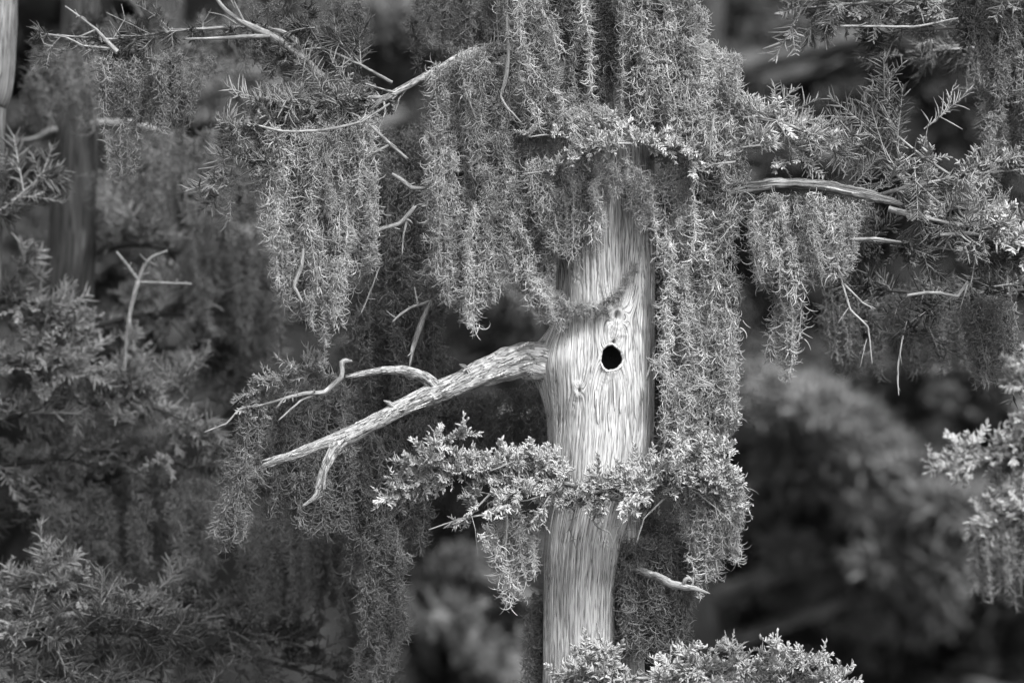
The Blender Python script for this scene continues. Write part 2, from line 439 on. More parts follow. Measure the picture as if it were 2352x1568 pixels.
# ================================================================ MAIN CYPRESS
HOLE = (1404, 822, 25, 29.5)
KN = [(1418, 726, 30), (1409, 786, 15), (1404, 822, 27), (1330, 896, 12), (1324, 640, 8)]
PROF = np.array([(-2600, 1350, 1440), (-900, 1318, 1478), (0, 1302, 1498), (400, 1288, 1508), (700, 1277, 1508), (850, 1268, 1507), (1000, 1262, 1505),
                 (1100, 1258, 1492), (1180, 1254, 1452), (1250, 1252, 1428), (1350, 1250, 1414), (1568, 1248, 1412), (2000, 1235, 1425), (3000, 1190, 1480), (5100, 1050, 1600)], float)
TY = .125
tree = thing('cypress_tree', P(1330, 5060, TY), 'tall grey cypress tree in the centre with a round nest hole in its bare trunk', 'tree')
def trunk_at(py):
    xl = np.interp(py, PROF[:, 0], PROF[:, 1]); xr = np.interp(py, PROF[:, 0], PROF[:, 2])
    return (xl + xr) / 2, (xr - xl) / 2
def outl(ph): return 1 + .045 * np.sin(3 * ph + 1) + .02 * np.sin(7 * ph) + .012 * np.sin(13 * ph + 2)
def build_trunk():
    rows = np.concatenate([np.arange(-2600, 300, 60), np.arange(300, 1600, 2.6), np.arange(1600, 5080, 60)])
    W = 400; th = np.linspace(0, 2 * PI, W + 1)     # theta 0 at the back
    TH, PY = np.meshgrid(th, rows)
    cx, hw = trunk_at(PY)
    sx = np.sin(TH); cf = -np.cos(TH)              # cf = 1 facing the camera
    r = np.ones_like(TH)
    # collar where the dead branch leaves to the left
    left = np.clip(-sx, 0, 1)
    up_ = 1 / (1 + np.exp(-(PY - 780) / 18.)); dn_ = 1 / (1 + np.maximum(0, (PY - 820)) / 52.) ** 0 * np.exp(-np.maximum(0, PY - 815) ** 1.7 / 92. ** 1.7)
    col = up_ * dn_
    r = r + 64 / hw * col * left ** 2.2
    # shallow flutes
    r = r + .02 * np.sin(TH * 5 + PY / 300) + .012 * np.sin(TH * 9 + 1 + PY / 170)
    X = cx + hw * sx * r
    # grain follows lines that part round the knots and bend into the branch
    psi = (TH - PI) * hw; v = PY.copy()
    fx = X
    for (kx, ky, a_) in KN:
        dx = X - kx; dyk = (PY - ky) * .62; rr2 = np.maximum(dx * dx + dyk * dyk, (a_ * .5) ** 2)
        psi = psi - np.where(cf > 0, dx * (a_ * a_) / rr2 * .7 * np.exp(-rr2 / (a_ * 3.2) ** 2), 0)
    psi = psi + 34 * left ** 2 * (1 / (1 + np.exp(-(PY - 775) / 18.))) * np.exp(-np.maximum(0, PY - 815) ** 1.8 / 110. ** 1.8)
    um = psi * S; vm = v * S
    g1 = fbm(um * 260, vm * 7, 3, 3); g2 = fbm(um * 420, vm * 30, 9, 2); g3 = fbm(um * 50, vm * 1.6, 21, 2)
    crack = np.clip((.4 - g1) / .1, 0, 1)
    rough = 1.0 + .8 * np.exp(-((PY - 560) / 130) ** 2)
    disp = ((g1 - .5) * 1.3 + (g2 - .5) * 1.2 + (g3 - .5) * 2.2 - crack * 2.6) * rough
    # knots: raised lips with a small pit
    for (kx, ky, a_), amp in zip(KN, (4, 4, 3, 3.5, 2.5)):
        q = np.sqrt((X - kx) ** 2 + ((PY - ky) * .68) ** 2) / a_ * (.8 + .4 * fbm(X / 14., PY / 14., 4, 2))
        k = np.where(cf > 0, 1, 0)
        disp = disp * (1 - .6 * k * np.exp(-(q * 1.2) ** 4)) + k * amp * np.exp(-((q - .75) / .42) ** 2) + k * 1.3 * np.sin(q * 22) * np.exp(-q * q)
        if amp != 3: disp = disp - k * amp * 4.5 * np.exp(-((q / .17) ** 2))
    R = hw * r + disp
    Xp = cx + R * sx; Yd = TY - (R * S) * cf
    k = (D + Yd) / D
    # snap the hole's edge
    ph = np.arctan2(PY - HOLE[1], Xp - HOLE[0]); o = outl(ph)
    q = np.sqrt(((Xp - HOLE[0]) / HOLE[2]) ** 2 + ((PY - HOLE[1]) / HOLE[3]) ** 2) / o
    ins = (q < 1) & (cf > 0)
    f = np.where(ins, 1 / np.maximum(q, .05), 1)
    Xs = HOLE[0] + (Xp - HOLE[0]) * f; Ys = HOLE[1] + (PY - HOLE[1]) * f
    V = np.stack([(np.where(ins, Xs, Xp) - 1176) * S, Yd, ZC - (np.where(ins, Ys, PY) - 784) * S], -1)
    n = len(rows); w = W + 1
    i = np.arange(n - 1)[:, None] * w; j = np.arange(W)[None, :]
    Q = np.stack([i + j, i + w + j, i + w + j + 1, i + j + 1], -1).reshape(-1, 4)
    keep = ~ins.ravel()[Q].all(axis=1)
    UV = np.stack([um, vm], -1).reshape(-1, 2)
    base = np.array(WM[tree].translation)
    me = mk_mesh('trunk', V.reshape(-1, 3) - base, [Q[keep]], [M_TRUNK], uv=UV)
    return put('trunk', me, tree, Matrix.Translation(base))
trunk = build_trunk()
def surf(px, py):
    cx, hw = trunk_at(py); return TY - math.sqrt(max(.01, hw * hw - (px - cx) ** 2)) * S
def build_hole():
    ph = np.linspace(0, 2 * PI, 64, endpoint=False); o = outl(ph); Vs = []
    prof = [(1.15, .0022), (1.10, -.003), (1.03, -.0045), (.97, .001), (.92, .012), (1.15, .03), (1.5, .07), (1.45, .11), (.7, .13), (.05, .135)]
    y0 = surf(HOLE[0], HOLE[1])
    for s_, dpt in prof:
        wob = 1 + .03 * np.sin(5 * ph + s_ * 9)
        px = HOLE[0] + HOLE[2] * o * s_ * np.cos(ph) * (wob if s_ > 1.05 and dpt < .002 else 1); py = HOLE[1] + HOLE[3] * o * s_ * np.sin(ph)
        yy = np.array([surf(a_, b_) for a_, b_ in zip(px, py)]) if dpt < .002 else np.full(64, y0)
        Vs.append(np.stack([(px - 1176) * S, yy + dpt, ZC - (py - 784) * S], -1))
    Vs = np.vstack(Vs); m = 64; n = len(prof)
    i = np.arange(n - 1)[:, None] * m; j = np.arange(m)[None, :]; j2 = (j + 1) % m
    Q = np.stack([i + j, i + j2, i + m + j2, i + m + j], -1).reshape(-1, 4)
    mi = np.repeat(np.array([0, 0, 0, 0, 1, 1, 1, 1, 1]), m)
    base = np.array(P(HOLE[0], HOLE[1], y0))
    UV = np.stack([np.tile(ph * .03, n), np.repeat(np.arange(n) * .01, m)], -1)
    put('nest_hole', mk_mesh('nest_hole', Vs - base, [Q], [M_STRIP, M_ROT], midx=mi, uv=UV), tree, Matrix.Translation(base))
build_hole()
# the fluted side of the trunk that shows below the leaf belt
limb_obj('side_stem', tree, [(P(1430, 1020, .2), .045), (P(1436, 1200, .2), .043), (P(1440, 1400, .2), .045), (P(1446, 1700, .2), .05), (P(1460, 3000, .2), .07), (P(1480, 5060, .2), .09)],
         M_TRUNK, sides=28, rough=.1, step=.02)
# dead branch to the left with its forks
def pr(*rows): return [(P(x, y, d), r * S) for x, y, d, r in rows]
limb_obj('dead_branch', tree, pr((1345, 850, .17, 70), (1300, 838, .16, 58), (1262, 828, .12, 51), (1228, 824, .075, 46), (1195, 826, .05, 41), (1165, 833, .03, 37), (1120, 848, .02, 34), (1060, 876, 0, 26), (1000, 902, -.02, 24),
         (940, 930, -.04, 20), (870, 966, -.06, 19), (800, 1000, -.07, 20), (740, 1018, -.08, 14), (680, 1042, -.09, 11), (640, 1054, -.1, 9), (618, 1063, -.1, 6)), M_LIMB, sides=40, step=.004, rough=.3, ragged=True,
         label='thick flaking bare branch reaching down left', seed=5,
         extra=[pr((1005, 898, -.02, 16), (985, 876, -.03, 14), (960, 861, -.04, 11), (925, 852, -.04, 10), (880, 851, -.05, 8), (840, 857, -.05, 7), (806, 863, -.05, 5)),
                pr((800, 1000, -.07, 14), (772, 1026, -.09, 13), (752, 1062, -.1, 10), (740, 1090, -.1, 9), (733, 1120, -.1, 8), (724, 1140, -.1, 6), (700, 1158, -.1, 3)),
                pr((660, 1052, -.1, 5), (625, 1068, -.1, 4), (604, 1074, -.1, 1)), pr((650, 1046, -.1, 4), (618, 1054, -.105, 3), (600, 1058, -.105, .8)),
                pr((905, 938, -.06, 9), (893, 925, -.07, 5), (884, 921, -.07, 1.5)), pr((1080, 862, 0, 10), (1066, 842, -.02, 5), (1058, 838, -.02, 1.5)),
                pr((762, 1042, -.09, 6), (750, 1075, -.11, 5), (744, 1100, -.11, 4), (745, 1120, -.11, 2.5))])
# bark flakes lifting from branch and trunk
def flake(px, py, dy, ang, L, w, lift=.3):
    d = Vector((math.cos(ang), -.12 * lift, math.sin(ang))); t = np.linspace(0, 1, 5)
    c = np.array([Vector(d) * (L * S * q) + Vector((0, -.012 * lift * q * q, .004 * lift * q)) for q in t])[None]
    V, Q = tubes(c, np.array([[.5, 1, .9, .6, .15]]) * w * S, 4, ref=np.array([[0., 1., .2]]), flat=.3)
    U = np.stack([V[:, 0], V[:, 2]], -1)
    put('bark_flake', mk_mesh('bark_flake', V, [Q], [M_STRIP], uv=U), tree, Matrix.Translation(P(px, py, dy)))
for i in range(34):
    t = random.random(); x = 650 + 560 * t
    y = np.interp(x, [610, 740, 800, 870, 940, 1060, 1120, 1215], [1066, 1018, 1000, 966, 930, 876, 848, 822]); rw = np.interp(x, [610, 800, 1000, 1215], [5, 21, 27, 42])
    q = random.uniform(-.9, .7); dy0 = np.interp(x, [610, 800, 1215], [-.1, -.07, .04]) - math.sqrt(1 - q * q) * rw * S
    flake(x, y + q * rw, dy0, math.atan2(.4, 1) + random.gauss(0, .12), random.uniform(14, 40), random.uniform(1.5, 4), random.uniform(.2, 1.2))
flake(1228, 868, .045, 1.12, 74, 7, .1)
for i in range(30):
    y = random.uniform(560, 1020); x = random.uniform(1300, 1500)
    if abs(x - 1404) < 40 and abs(y - 810) < 110: continue
    flake(x, y, surf(x, y) - .001, PI / 2 + random.gauss(0, .07), random.uniform(25, 90), random.uniform(1.5, 4.5), random.uniform(0, .25))

# --- living branches of the main tree (each with its needle sprays)
LL, LD = ('lcluster', 'lfeather'), ('dfeather', 'dtuft')
leafy_limb(tree, [(1290, 1100, 0, .0), (1150, 1075, 0, -.10), (1040, 1078, 0, -.14), (960, 1100, 0, -.15), (912, 1138, 0, -.15)], 0, .007, 78, ('lcluster',), side=10, side_len=.09, up=.0, size=(.65, .95), t0=.0)
leafy_limb(tree, [(1270, 1105, 0, -.08), (1350, 1120, 0, -.13), (1420, 1120, 0, -.14), (1500, 1095, 0, -.12), (1590, 1060, 0, -.08), (1622, 1048, 0, -.06)], 0, .006, 60, ('lcluster',), side=10, side_len=.07, up=-.05, front=.35, size=(.65, .95), t0=0)
leafy_limb(tree, [(1480, 1110, 0, -.02), (1570, 1105, 0, -.08), (1630, 1100, 0, -.08), (1662, 1112, 0, -.06)], 0, .006, 36, ('lcluster',), side=6, side_len=.08, up=.0, front=.3, size=(.65, .95), t0=.1)
leafy_limb(tree, [(1180, 1100, 0, -.1), (1130, 1130, 0, -.14), (1090, 1170, 0, -.15), (1078, 1190, 0, -.15)], 0, .004, 6, ('lcluster',), side=2, up=-.2, size=(.6, .9))
leafy_limb(tree, [(1290, 1120, 0, -.1), (1262, 1140, 0, -.14), (1245, 1165, 0, -.14)], 0, .004, 7, ('lcluster',), side=1, up=-.3, size=(.6, .9))
leafy_limb(tree, [(1560, 1100, 0, -.04), (1620, 1060, 0, -.07), (1650, 1030, 0, -.07)], 0, .004, 10, ('lcluster',), side=2, up=.3, size=(.7, 1))
# bottom shelf of leaves
leafy_limb(tree, [(1330, 1640, 0, 0), (1300, 1590, 0, -.12), (1420, 1560, 0, -.2), (1560, 1555, 0, -.22), (1700, 1560, 0, -.22), (1850, 1575, 0, -.2), (1960, 1600, 0, -.18)], 0, .008, 70, ('lcluster',), side=12, side_len=.09, up=.35, size=(.8, 1.15), t0=.12)
leafy_limb(tree, [(1600, 1560, 0, -.2), (1660, 1530, 0, -.22), (1690, 1500, 0, -.22)], 0, .004, 7, ('ltuft', 'lcluster'), side=1, up=.5, size=(.6, .8))
leafy_limb(tree, [(1750, 1570, 0, -.2), (1790, 1545, 0, -.22), (1850, 1530, 0, -.22)], 0, .004, 10, ('lcluster',), side=1, up=.7, size=(.8, 1.1))
# leaf collar high on the trunk
leafy_limb(tree, [(1330, 350, 0, 0), (1330, 345, 0, -.15), (1400, 330, 0, -.19), (1480, 330, 0, -.18), (1550, 350, 0, -.14), (1590, 370, 0, -.08)], 0, .005, 34, ('lcluster',), side=6, side_len=.05, up=.0, out=.6, front=.5, size=(.55, .8), t0=.25)
leafy_limb(tree, [(1300, 400, 0, 0), (1240, 395, 0, -.13), (1200, 400, 0, -.14)], 0, .003, 4, ('lcluster',), side=1, side_len=.05, size=(.5, .75))
leafy_limb(tree, [(1300, 320, 0, 0), (1250, 310, 0, -.12), (1215, 315, 0, -.15)], 0, .003, 3, ('lcluster',), side=1, side_len=.05, size=(.4, .6))
# right hand upper branches
leafy_limb(tree, [(1500, 330, 0, .1), (1620, 320, 0, .03), (1700, 270, 0, 0), (1790, 280, 0, -.03), (1870, 310, 0, -.05), (1915, 335, 0, -.05)], 0, .008, 38, ('mfeather', 'lcluster', 'ltuft'), side=6, side_len=.1, up=.25, size=(.65, .95), t0=.42)
leafy_limb(tree, [(1500, 360, 0, .1), (1640, 350, 0, .03), (1740, 335, 0, .0), (1850, 330, 0, -.03), (1910, 345, 0, -.04)], 0, .006, 18, ('lfeather', 'lcluster'), side=4, up=.15, size=(.7, 1.0), t0=.4)
rb, _ = limb_obj('branch', tree, pr((1490, 470, .1, 16), (1580, 458, .04, 15), (1650, 446, .0, 13), (1700, 432, -.02, 13), (1790, 422, -.04, 14), (1860, 424, -.05, 13), (1930, 434, -.06, 13), (2000, 451, -.06, 11), (2062, 466, -.06, 6)), M_SPLIT, 'pale bare branch with dark splits', sides=24, step=.006, rough=.35, ragged=True)
sprays(rb, Pa([(1860, 424), (1930, 420), (2000, 440)], -.02), 10, ('dfeather', 'mfeather'), up=.5, size=(.5, .8))
leafy_limb(tree, [(1950, 470, 0, .06), (2080, 430, 0, .02), (2230, 400, 0, 0), (2400, 385, 0, 0)], 0, .007, 30, ('mfeather', 'mcluster', 'mtuft'), side=8, side_len=.12, up=.3, t0=.1)
leafy_limb(tree, [(2040, 480, 0, .0), (2180, 512, 0, -.02), (2300, 528, 0, -.02), (2420, 540, 0, 0)], 0, .009, 32, ('mfeather', 'lcluster', 'mtuft'), side=8, side_len=.12, up=.1, t0=.1)
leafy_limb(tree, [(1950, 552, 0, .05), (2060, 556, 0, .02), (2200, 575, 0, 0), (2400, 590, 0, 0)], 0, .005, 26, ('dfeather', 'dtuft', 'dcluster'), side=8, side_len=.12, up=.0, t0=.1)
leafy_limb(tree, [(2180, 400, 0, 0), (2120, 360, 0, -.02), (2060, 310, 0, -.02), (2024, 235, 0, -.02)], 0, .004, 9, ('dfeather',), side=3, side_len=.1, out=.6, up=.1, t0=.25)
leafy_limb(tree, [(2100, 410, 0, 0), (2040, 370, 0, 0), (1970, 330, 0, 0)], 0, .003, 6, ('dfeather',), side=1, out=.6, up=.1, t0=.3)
# left hand upper branches
limb_obj('branch', tree, pr((1290, 60, .12, 16), (1180, 110, .08, 14), (1080, 125, .03, 12), (1010, 158, -.02, 9), (940, 195, -.04, 8), (880, 228, -.05, 7), (845, 256, -.05, 4)), M_LIMB, sides=16, side=8, side_len=.1, up=-.3)
leafy_limb(tree, [(900, 225, 0, 0), (800, 225, 0, -.02), (700, 250, 0, -.04), (600, 290, 0, -.06), (510, 320, 0, -.06)], 0, .006, 32, ('mfeather', 'mcluster', 'mtuft'), side=9, side_len=.12, up=.1, t0=.0)
leafy_limb(tree, [(760, 300, 0, 0), (650, 350, 0, -.04), (560, 400, 0, -.06), (520, 430, 0, -.06)], 0, .004, 16, ('mfeather', 'mtuft', 'mcluster'), side=4, up=0, t0=.2)
limb_obj('dead_branch', tree, pr((900, 250, .2, 12), (760, 190, .18, 11), (690, 132, .15, 10), (640, 92, .13, 9), (570, 58, .12, 7), (520, 25, .12, 5), (490, -15, .12, 4)), M_TWIG, sides=14, ragged=True,
         extra=[pr((690, 120, .15, 8), (676, 90, .13, 7), (650, 72, .12, 6), (632, 70, .12, 4)), pr((620, 82, .12, 6), (560, 85, .12, 5), (500, 88, .13, 4), (430, 90, .14, 3)), pr((560, 50, .12, 4), (540, 10, .1, 3))])
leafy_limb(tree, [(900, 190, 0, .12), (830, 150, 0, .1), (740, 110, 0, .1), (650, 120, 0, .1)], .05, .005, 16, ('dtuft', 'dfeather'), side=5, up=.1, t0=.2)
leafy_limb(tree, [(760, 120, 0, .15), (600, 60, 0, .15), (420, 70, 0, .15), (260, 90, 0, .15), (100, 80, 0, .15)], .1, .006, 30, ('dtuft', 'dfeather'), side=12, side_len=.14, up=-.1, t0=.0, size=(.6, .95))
limb_obj('twig', tree, pr((270, 120, .2, 7), (240, 90, .2, 5), (222, 68, .2, 3), (150, 15, .2, 2)), M_TWIG, sides=8, extra=[pr((255, 112, .2, 3), (190, 105, .2, 3), (150, 85, .2, 2.5), (92, 76, .2, 2)), pr((222, 68, .2, 3), (180, 85, .2, 2), (130, 80, .2, 2)), pr((92, 76, .2, 2), (100, 100, .2, 1.5), (122, 107, .2, 1.5))])
# thin bare twigs with leaves over the dead branch, far left
tw, _ = limb_obj('branch', tree, pr((806, 830, .03, 4), (795, 828, .0, 6), (786, 832, -.01, 7), (784, 866, -.02, 6), (745, 900, -.03, 6), (700, 904, -.04, 5), (655, 914, -.05, 4), (634, 938, -.05, 2)), M_TWIG, sides=10,
                 extra=[pr((742, 898, -.03, 3), (690, 920, -.04, 3), (640, 965, -.05, 2)), pr((655, 914, -.05, 3), (600, 930, -.05, 3), (552, 938, -.05, 2.6), (520, 972, -.05, 2.4), (470, 992, -.05, 1.5))])
sprays(tw, Pa([(790, 862), (720, 856), (650, 866), (605, 888), (582, 925)], -.02), 26, ('mfeather', 'mcluster', 'mcluster'), up=.2, out=.5, size=(.5, .8))
for rows in ([(2060, 488, -.04, 6), (2110, 498, -.06, 5), (2180, 512, -.06, 3)], [(1950, 550, -.05, 4), (2010, 548, -.06, 4), (2070, 556, -.05, 2)], [(2160, 540, -.05, 5), (2230, 536, -.06, 5), (2290, 545, -.05, 2)],
             [(2270, 560, -.06, 2), (2240, 600, -.07, 2), (2228, 660, -.07, 1.2)], [(1690, 372, -.08, 3), (1640, 378, -.08, 3), (1600, 392, -.08, 1.5)], [(1930, 60, .2, 3), (2100, 62, .2, 3), (2200, 42, .2, 1.5)]):
    limb_obj('twig', tree, pr(*rows), M_TWIG, sides=7)
# hanging dead twigs under the leaf belt
for rows in ([(1163, 1130, -.1, 4), (1164, 1200, -.1, 4), (1160, 1260, -.1, 3.5), (1165, 1315, -.1, 2)], [(1200, 1160, -.1, 2.5), (1120, 1180, -.13, 2.5), (1060, 1190, -.14, 2.2), (985, 1216, -.14, 1.5)],
             [(1170, 1200, -.1, 2), (1150, 1260, -.1, 2), (1140, 1300, -.1, 1.2)], [(1320, 1170, -.1, 2.5), (1309, 1215, -.1, 2), (1324, 1262, -.1, 1.2)], [(1470, 1150, -.12, 2.5), (1430, 1190, -.13, 2.5), (1418, 1225, -.13, 1.5)],
             [(1530, 1140, -.1, 2.5), (1480, 1190, -.12, 2), (1462, 1245, -.12, 1.5)], [(1600, 1130, -.1, 2), (1660, 1180, -.1, 2), (1695, 1215, -.1, 1.2)], [(1240, 1140, -.12, 2), (1200, 1150, -.12, 2), (1060, 1120, -.14, 1.5)],
             [(1130, 1080, -.16, 2), (1180, 1060, -.17, 1.8), (1200, 1056, -.17, 1.2)], [(1640, 1150, -.08, 2), (1660, 1250, -.08, 1.5), (1640, 1270, -.08, 1)], [(1100, 1170, -.14, 2), (1040, 1200, -.14, 1.5), (1020, 1210, -.14, 1)]):
    limb_obj('twig', tree, pr(*rows), M_TWIG, sides=6)
limb_obj('twig', tree, pr((1390, 1140, -.13, 3.5), (1374, 1170, -.14, 3), (1362, 1195, -.14, 3), (1375, 1212, -.14, 2.5), (1400, 1222, -.14, 2), (1412, 1260, -.14, 1)), M_TWIG, 'rake of thin bare prongs', sides=6,
         extra=[pr((1373, 1210, -.14, 1.8), (1376, 1240, -.14, 1.5), (1380, 1256, -.14, 1)), pr((1382, 1214, -.14, 1.8), (1386, 1240, -.14, 1.5), (1396, 1256, -.14, 1)), pr((1390, 1218, -.14, 1.8), (1394, 1240, -.14, 1.5), (1408, 1272, -.14, 1))])
# crown above the picture: the tree goes on up
for k in range(12):
    an = k * 2.4; zt = -120 - k * 85
    b0 = P(1390, zt, TY); L = random.uniform(.7, 1.5)
    e1 = b0 + Vector((math.cos(an) * L * .5, math.sin(an) * L * .5 + .1, .12)); e2 = b0 + Vector((math.cos(an) * L, math.sin(an) * L + .15, -.05))
    ob, ends = limb_obj('branch', tree, [(b0, .02), (e1, .012), (e2, .003)], M_LIMB, side=6, side_len=.25, sides=8, step=.05)
    for e_ in ends: sprays(ob, e_, 2, ('dcluster', 'dfeather'), size=(1.6, 2.4), t0=.3)
    curtain(None, [(1390 + math.cos(an) * 500 * L * .3, zt + 0), (1390 + math.cos(an) * 700 * L, zt + 40)], [(1390 + math.cos(an) * 500 * L * .3, min(-160, zt + 330)), (1390 + math.cos(an) * 700 * L, min(-160, zt + 330))],
            TY + math.sin(an) * L * .6, 5, .1, parent=ob, lr=(200, 420))

# ================================================================ MOSS CURTAINS on and round the main tree
curtain('thick pale moss curtain left of the upper trunk, from top edge to leaf collar', [(1165, -70), (1238, -70)], [(1175, 270), (1325, 330)], -.06, 28)
curtain('narrow moss strip between the two dark gaps on the upper trunk', [(1312, -60), (1338, -60)], [(1316, 190), (1352, 230)], -.06, 6, kinds=('mid', 'thin'))
curtain('broad moss curtain covering the right half of the upper trunk above the leaf collar', [(1422, -70), (1600, -70)], [(1425, 300), (1650, 360)], -.07, 48)
curtain('moss mound slanting under the dark gaps onto the leaf collar', [(1200, 140), (1300, 235), (1400, 240)], [(1280, 330), (1400, 340), (1460, 330)], -.09, 22, lr=(90, 200))
curtain('moss fringe below the leaf collar over the left edge of the bare trunk', [(1240, 370), (1345, 385)], [(1250, 570), (1350, 610)], -.05, 22, lr=(100, 240))
curtain('moss fringe below the leaf collar parting to show dark grooved bark', [(1340, 372), (1420, 380), (1510, 372)], [(1355, 580), (1395, 450), (1440, 450), (1505, 590)], -.07, 24, lr=(90, 220))
curtain('long moss curtain down the right side of the trunk, from leaf collar to leaf belt', [(1520, 300), (1700, 270)], [(1530, 1020), (1600, 1030), (1685, 960)], .02, 104, .07, lr=(160, 340))
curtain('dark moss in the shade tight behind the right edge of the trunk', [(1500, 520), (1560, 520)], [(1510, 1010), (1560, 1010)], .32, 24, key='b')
curtain('moss tuft jutting right beside the top right moss curtain', [(1610, 105), (1690, 115)], [(1640, 320), (1705, 250)], 0, 16, lr=(70, 200))
curtain('moss curtain at the left end of the arched upper branch', [(985, 165), (1050, 125)], [(1000, 600), (1055, 730)], -.05, 24)
curtain('moss curtain below the crest of the arched upper branch', [(1050, 120), (1130, 108)], [(1085, 770), (1135, 650)], -.04, 28)
curtain('moss curtain sweeping from the arched branch towards the bare trunk', [(1110, 112), (1180, 280)], [(1150, 600), (1235, 700)], -.02, 34)
curtain('moss between the arched branch and the left side of the leaf collar', [(1180, 280), (1265, 300)], [(1195, 590), (1275, 640)], .05, 20)
curtain('moss swag hooked on the left side of the bare trunk above the dead branch', [(1195, 560), (1262, 690)], [(1240, 700), (1280, 765)], -.03, 16, lr=(60, 130))
sw = thing('moss_swag', P(1330, 712, -.06), 'thin moss swag looped across the bare trunk to the upper knot', 'moss', 'clumps of moss hanging on the trees')
SWP = [(1210, 600), (1262, 690), (1330, 714), (1395, 698), (1440, 650), (1462, 610)]
for i in range(15):
    t = i / 15; A = interp(SWP, t); B = interp(SWP, min(1, t + .17)); q = .92 if A[0] > 1280 else 1
    curtain(None, [A, A + 1], [B, B + 1], min(surf(min(1490, max(1290, A[0])), A[1]), -.0) - .012, 1, .004, ('thin', 'mid') if A[0] < 1280 else ('thin',), lr=(200, 300), parent=sw)
curtain(None, [(1285, 700), (1400, 700)], [(1290, 735), (1400, 728)], -.02, 9, .006, ('thin',), (40, 60), parent=sw)
curtain('pale pointed moss clump at the left ending in a long tip above the dead branch', [(610, 300), (850, 270)], [(602, 560), (645, 660), (700, 720), (738, 800), (768, 775), (800, 640), (858, 600)], -.06, 80, lr=(110, 280))
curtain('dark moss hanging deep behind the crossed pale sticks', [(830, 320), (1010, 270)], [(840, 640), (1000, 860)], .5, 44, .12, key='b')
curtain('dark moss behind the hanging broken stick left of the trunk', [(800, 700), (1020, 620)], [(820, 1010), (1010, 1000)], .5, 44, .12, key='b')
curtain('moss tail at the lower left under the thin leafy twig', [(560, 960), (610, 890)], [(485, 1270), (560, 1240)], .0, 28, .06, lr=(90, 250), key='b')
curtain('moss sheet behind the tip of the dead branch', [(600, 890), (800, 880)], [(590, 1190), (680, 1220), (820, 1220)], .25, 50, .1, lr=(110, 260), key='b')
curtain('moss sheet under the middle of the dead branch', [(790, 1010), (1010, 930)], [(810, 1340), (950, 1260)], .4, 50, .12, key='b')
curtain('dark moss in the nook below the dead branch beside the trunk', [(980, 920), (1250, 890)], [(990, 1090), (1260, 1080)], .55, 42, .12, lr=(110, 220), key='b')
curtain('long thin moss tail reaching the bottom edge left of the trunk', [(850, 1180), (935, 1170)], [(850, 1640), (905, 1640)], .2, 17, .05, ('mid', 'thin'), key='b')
curtain('moss fringe under the weathered branch on the right', [(1720, 450), (1980, 450)], [(1740, 650), (1830, 690), (1965, 610)], -.02, 66, lr=(90, 240))
curtain('single drooping moss tail below the weathered right branch', [(1780, 600), (1840, 610)], [(1796, 910), (1815, 780)], -.02, 11, .03, ('mid', 'thin', 'thin'), lr=(110, 240))
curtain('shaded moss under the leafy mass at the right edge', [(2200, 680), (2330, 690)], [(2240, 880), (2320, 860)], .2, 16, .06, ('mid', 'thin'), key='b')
curtain('wispy moss hanging from the right end of the leaf belt', [(1550, 1130), (1700, 1110)], [(1600, 1370), (1685, 1280)], -.02, 34, lr=(70, 190))
curtain('moss mat against the right side of the lower trunk', [(1420, 1230), (1590, 1250)], [(1425, 1500), (1575, 1510)], .10, 60, .06, lr=(100, 240), key='b')
curtain('moss patch under the leaf belt right of the lower trunk', [(1470, 1180), (1560, 1180)], [(1490, 1330), (1570, 1330)], .2, 12, .06, lr=(90, 180), key='b')
curtain('few moss threads trailing under the left arm of the leaf belt', [(1090, 1160), (1240, 1150)], [(1185, 1390), (1232, 1270)], -.08, 12, .03, ('thin', 'mid', 'thin'), lr=(80, 200))
curtain('loose moss draped under the bare twigs at the top left', [(220, 130), (480, 120)], [(235, 260), (330, 290), (450, 310)], .2, 30, lr=(70, 180), key='b')
curtain('two long single moss threads dangling at the left', [(229, 250), (319, 260)], [(230, 400), (318, 425)], .15, 4, .01, ('thin',), lr=(150, 200), key='b')
curtain('moss among the needles above the pale pointed moss clump', [(570, 190), (860, 200)], [(580, 320), (850, 340)], .08, 30, lr=(80, 160), key='b')
curtain('moss behind the bleached dead branch at the top left', [(560, 10), (840, 0)], [(560, 170), (840, 190)], .3, 34, .1, lr=(80, 180), key='b')
curtain('dark moss at the top edge left of the pale hanging twig', [(950, -40), (1165, -40)], [(960, 150), (1160, 190)], .5, 26, .1, lr=(100, 220), key='b')
curtain('moss strip creeping down the left edge of the lowest trunk', [(1225, 1380), (1255, 1360)], [(1205, 1640), (1245, 1640)], .2, 10, .03, ('thin', 'mid'), key='b')

curtain('dim moss added as shade in the gap over the upper trunk at the top edge', [(1285, -60), (1410, -60)], [(1300, 190), (1400, 230)], -.015, 17, .01, ('mid', 'thin'), key='b')  # dark strands added over the bare trunk to stand in for shade
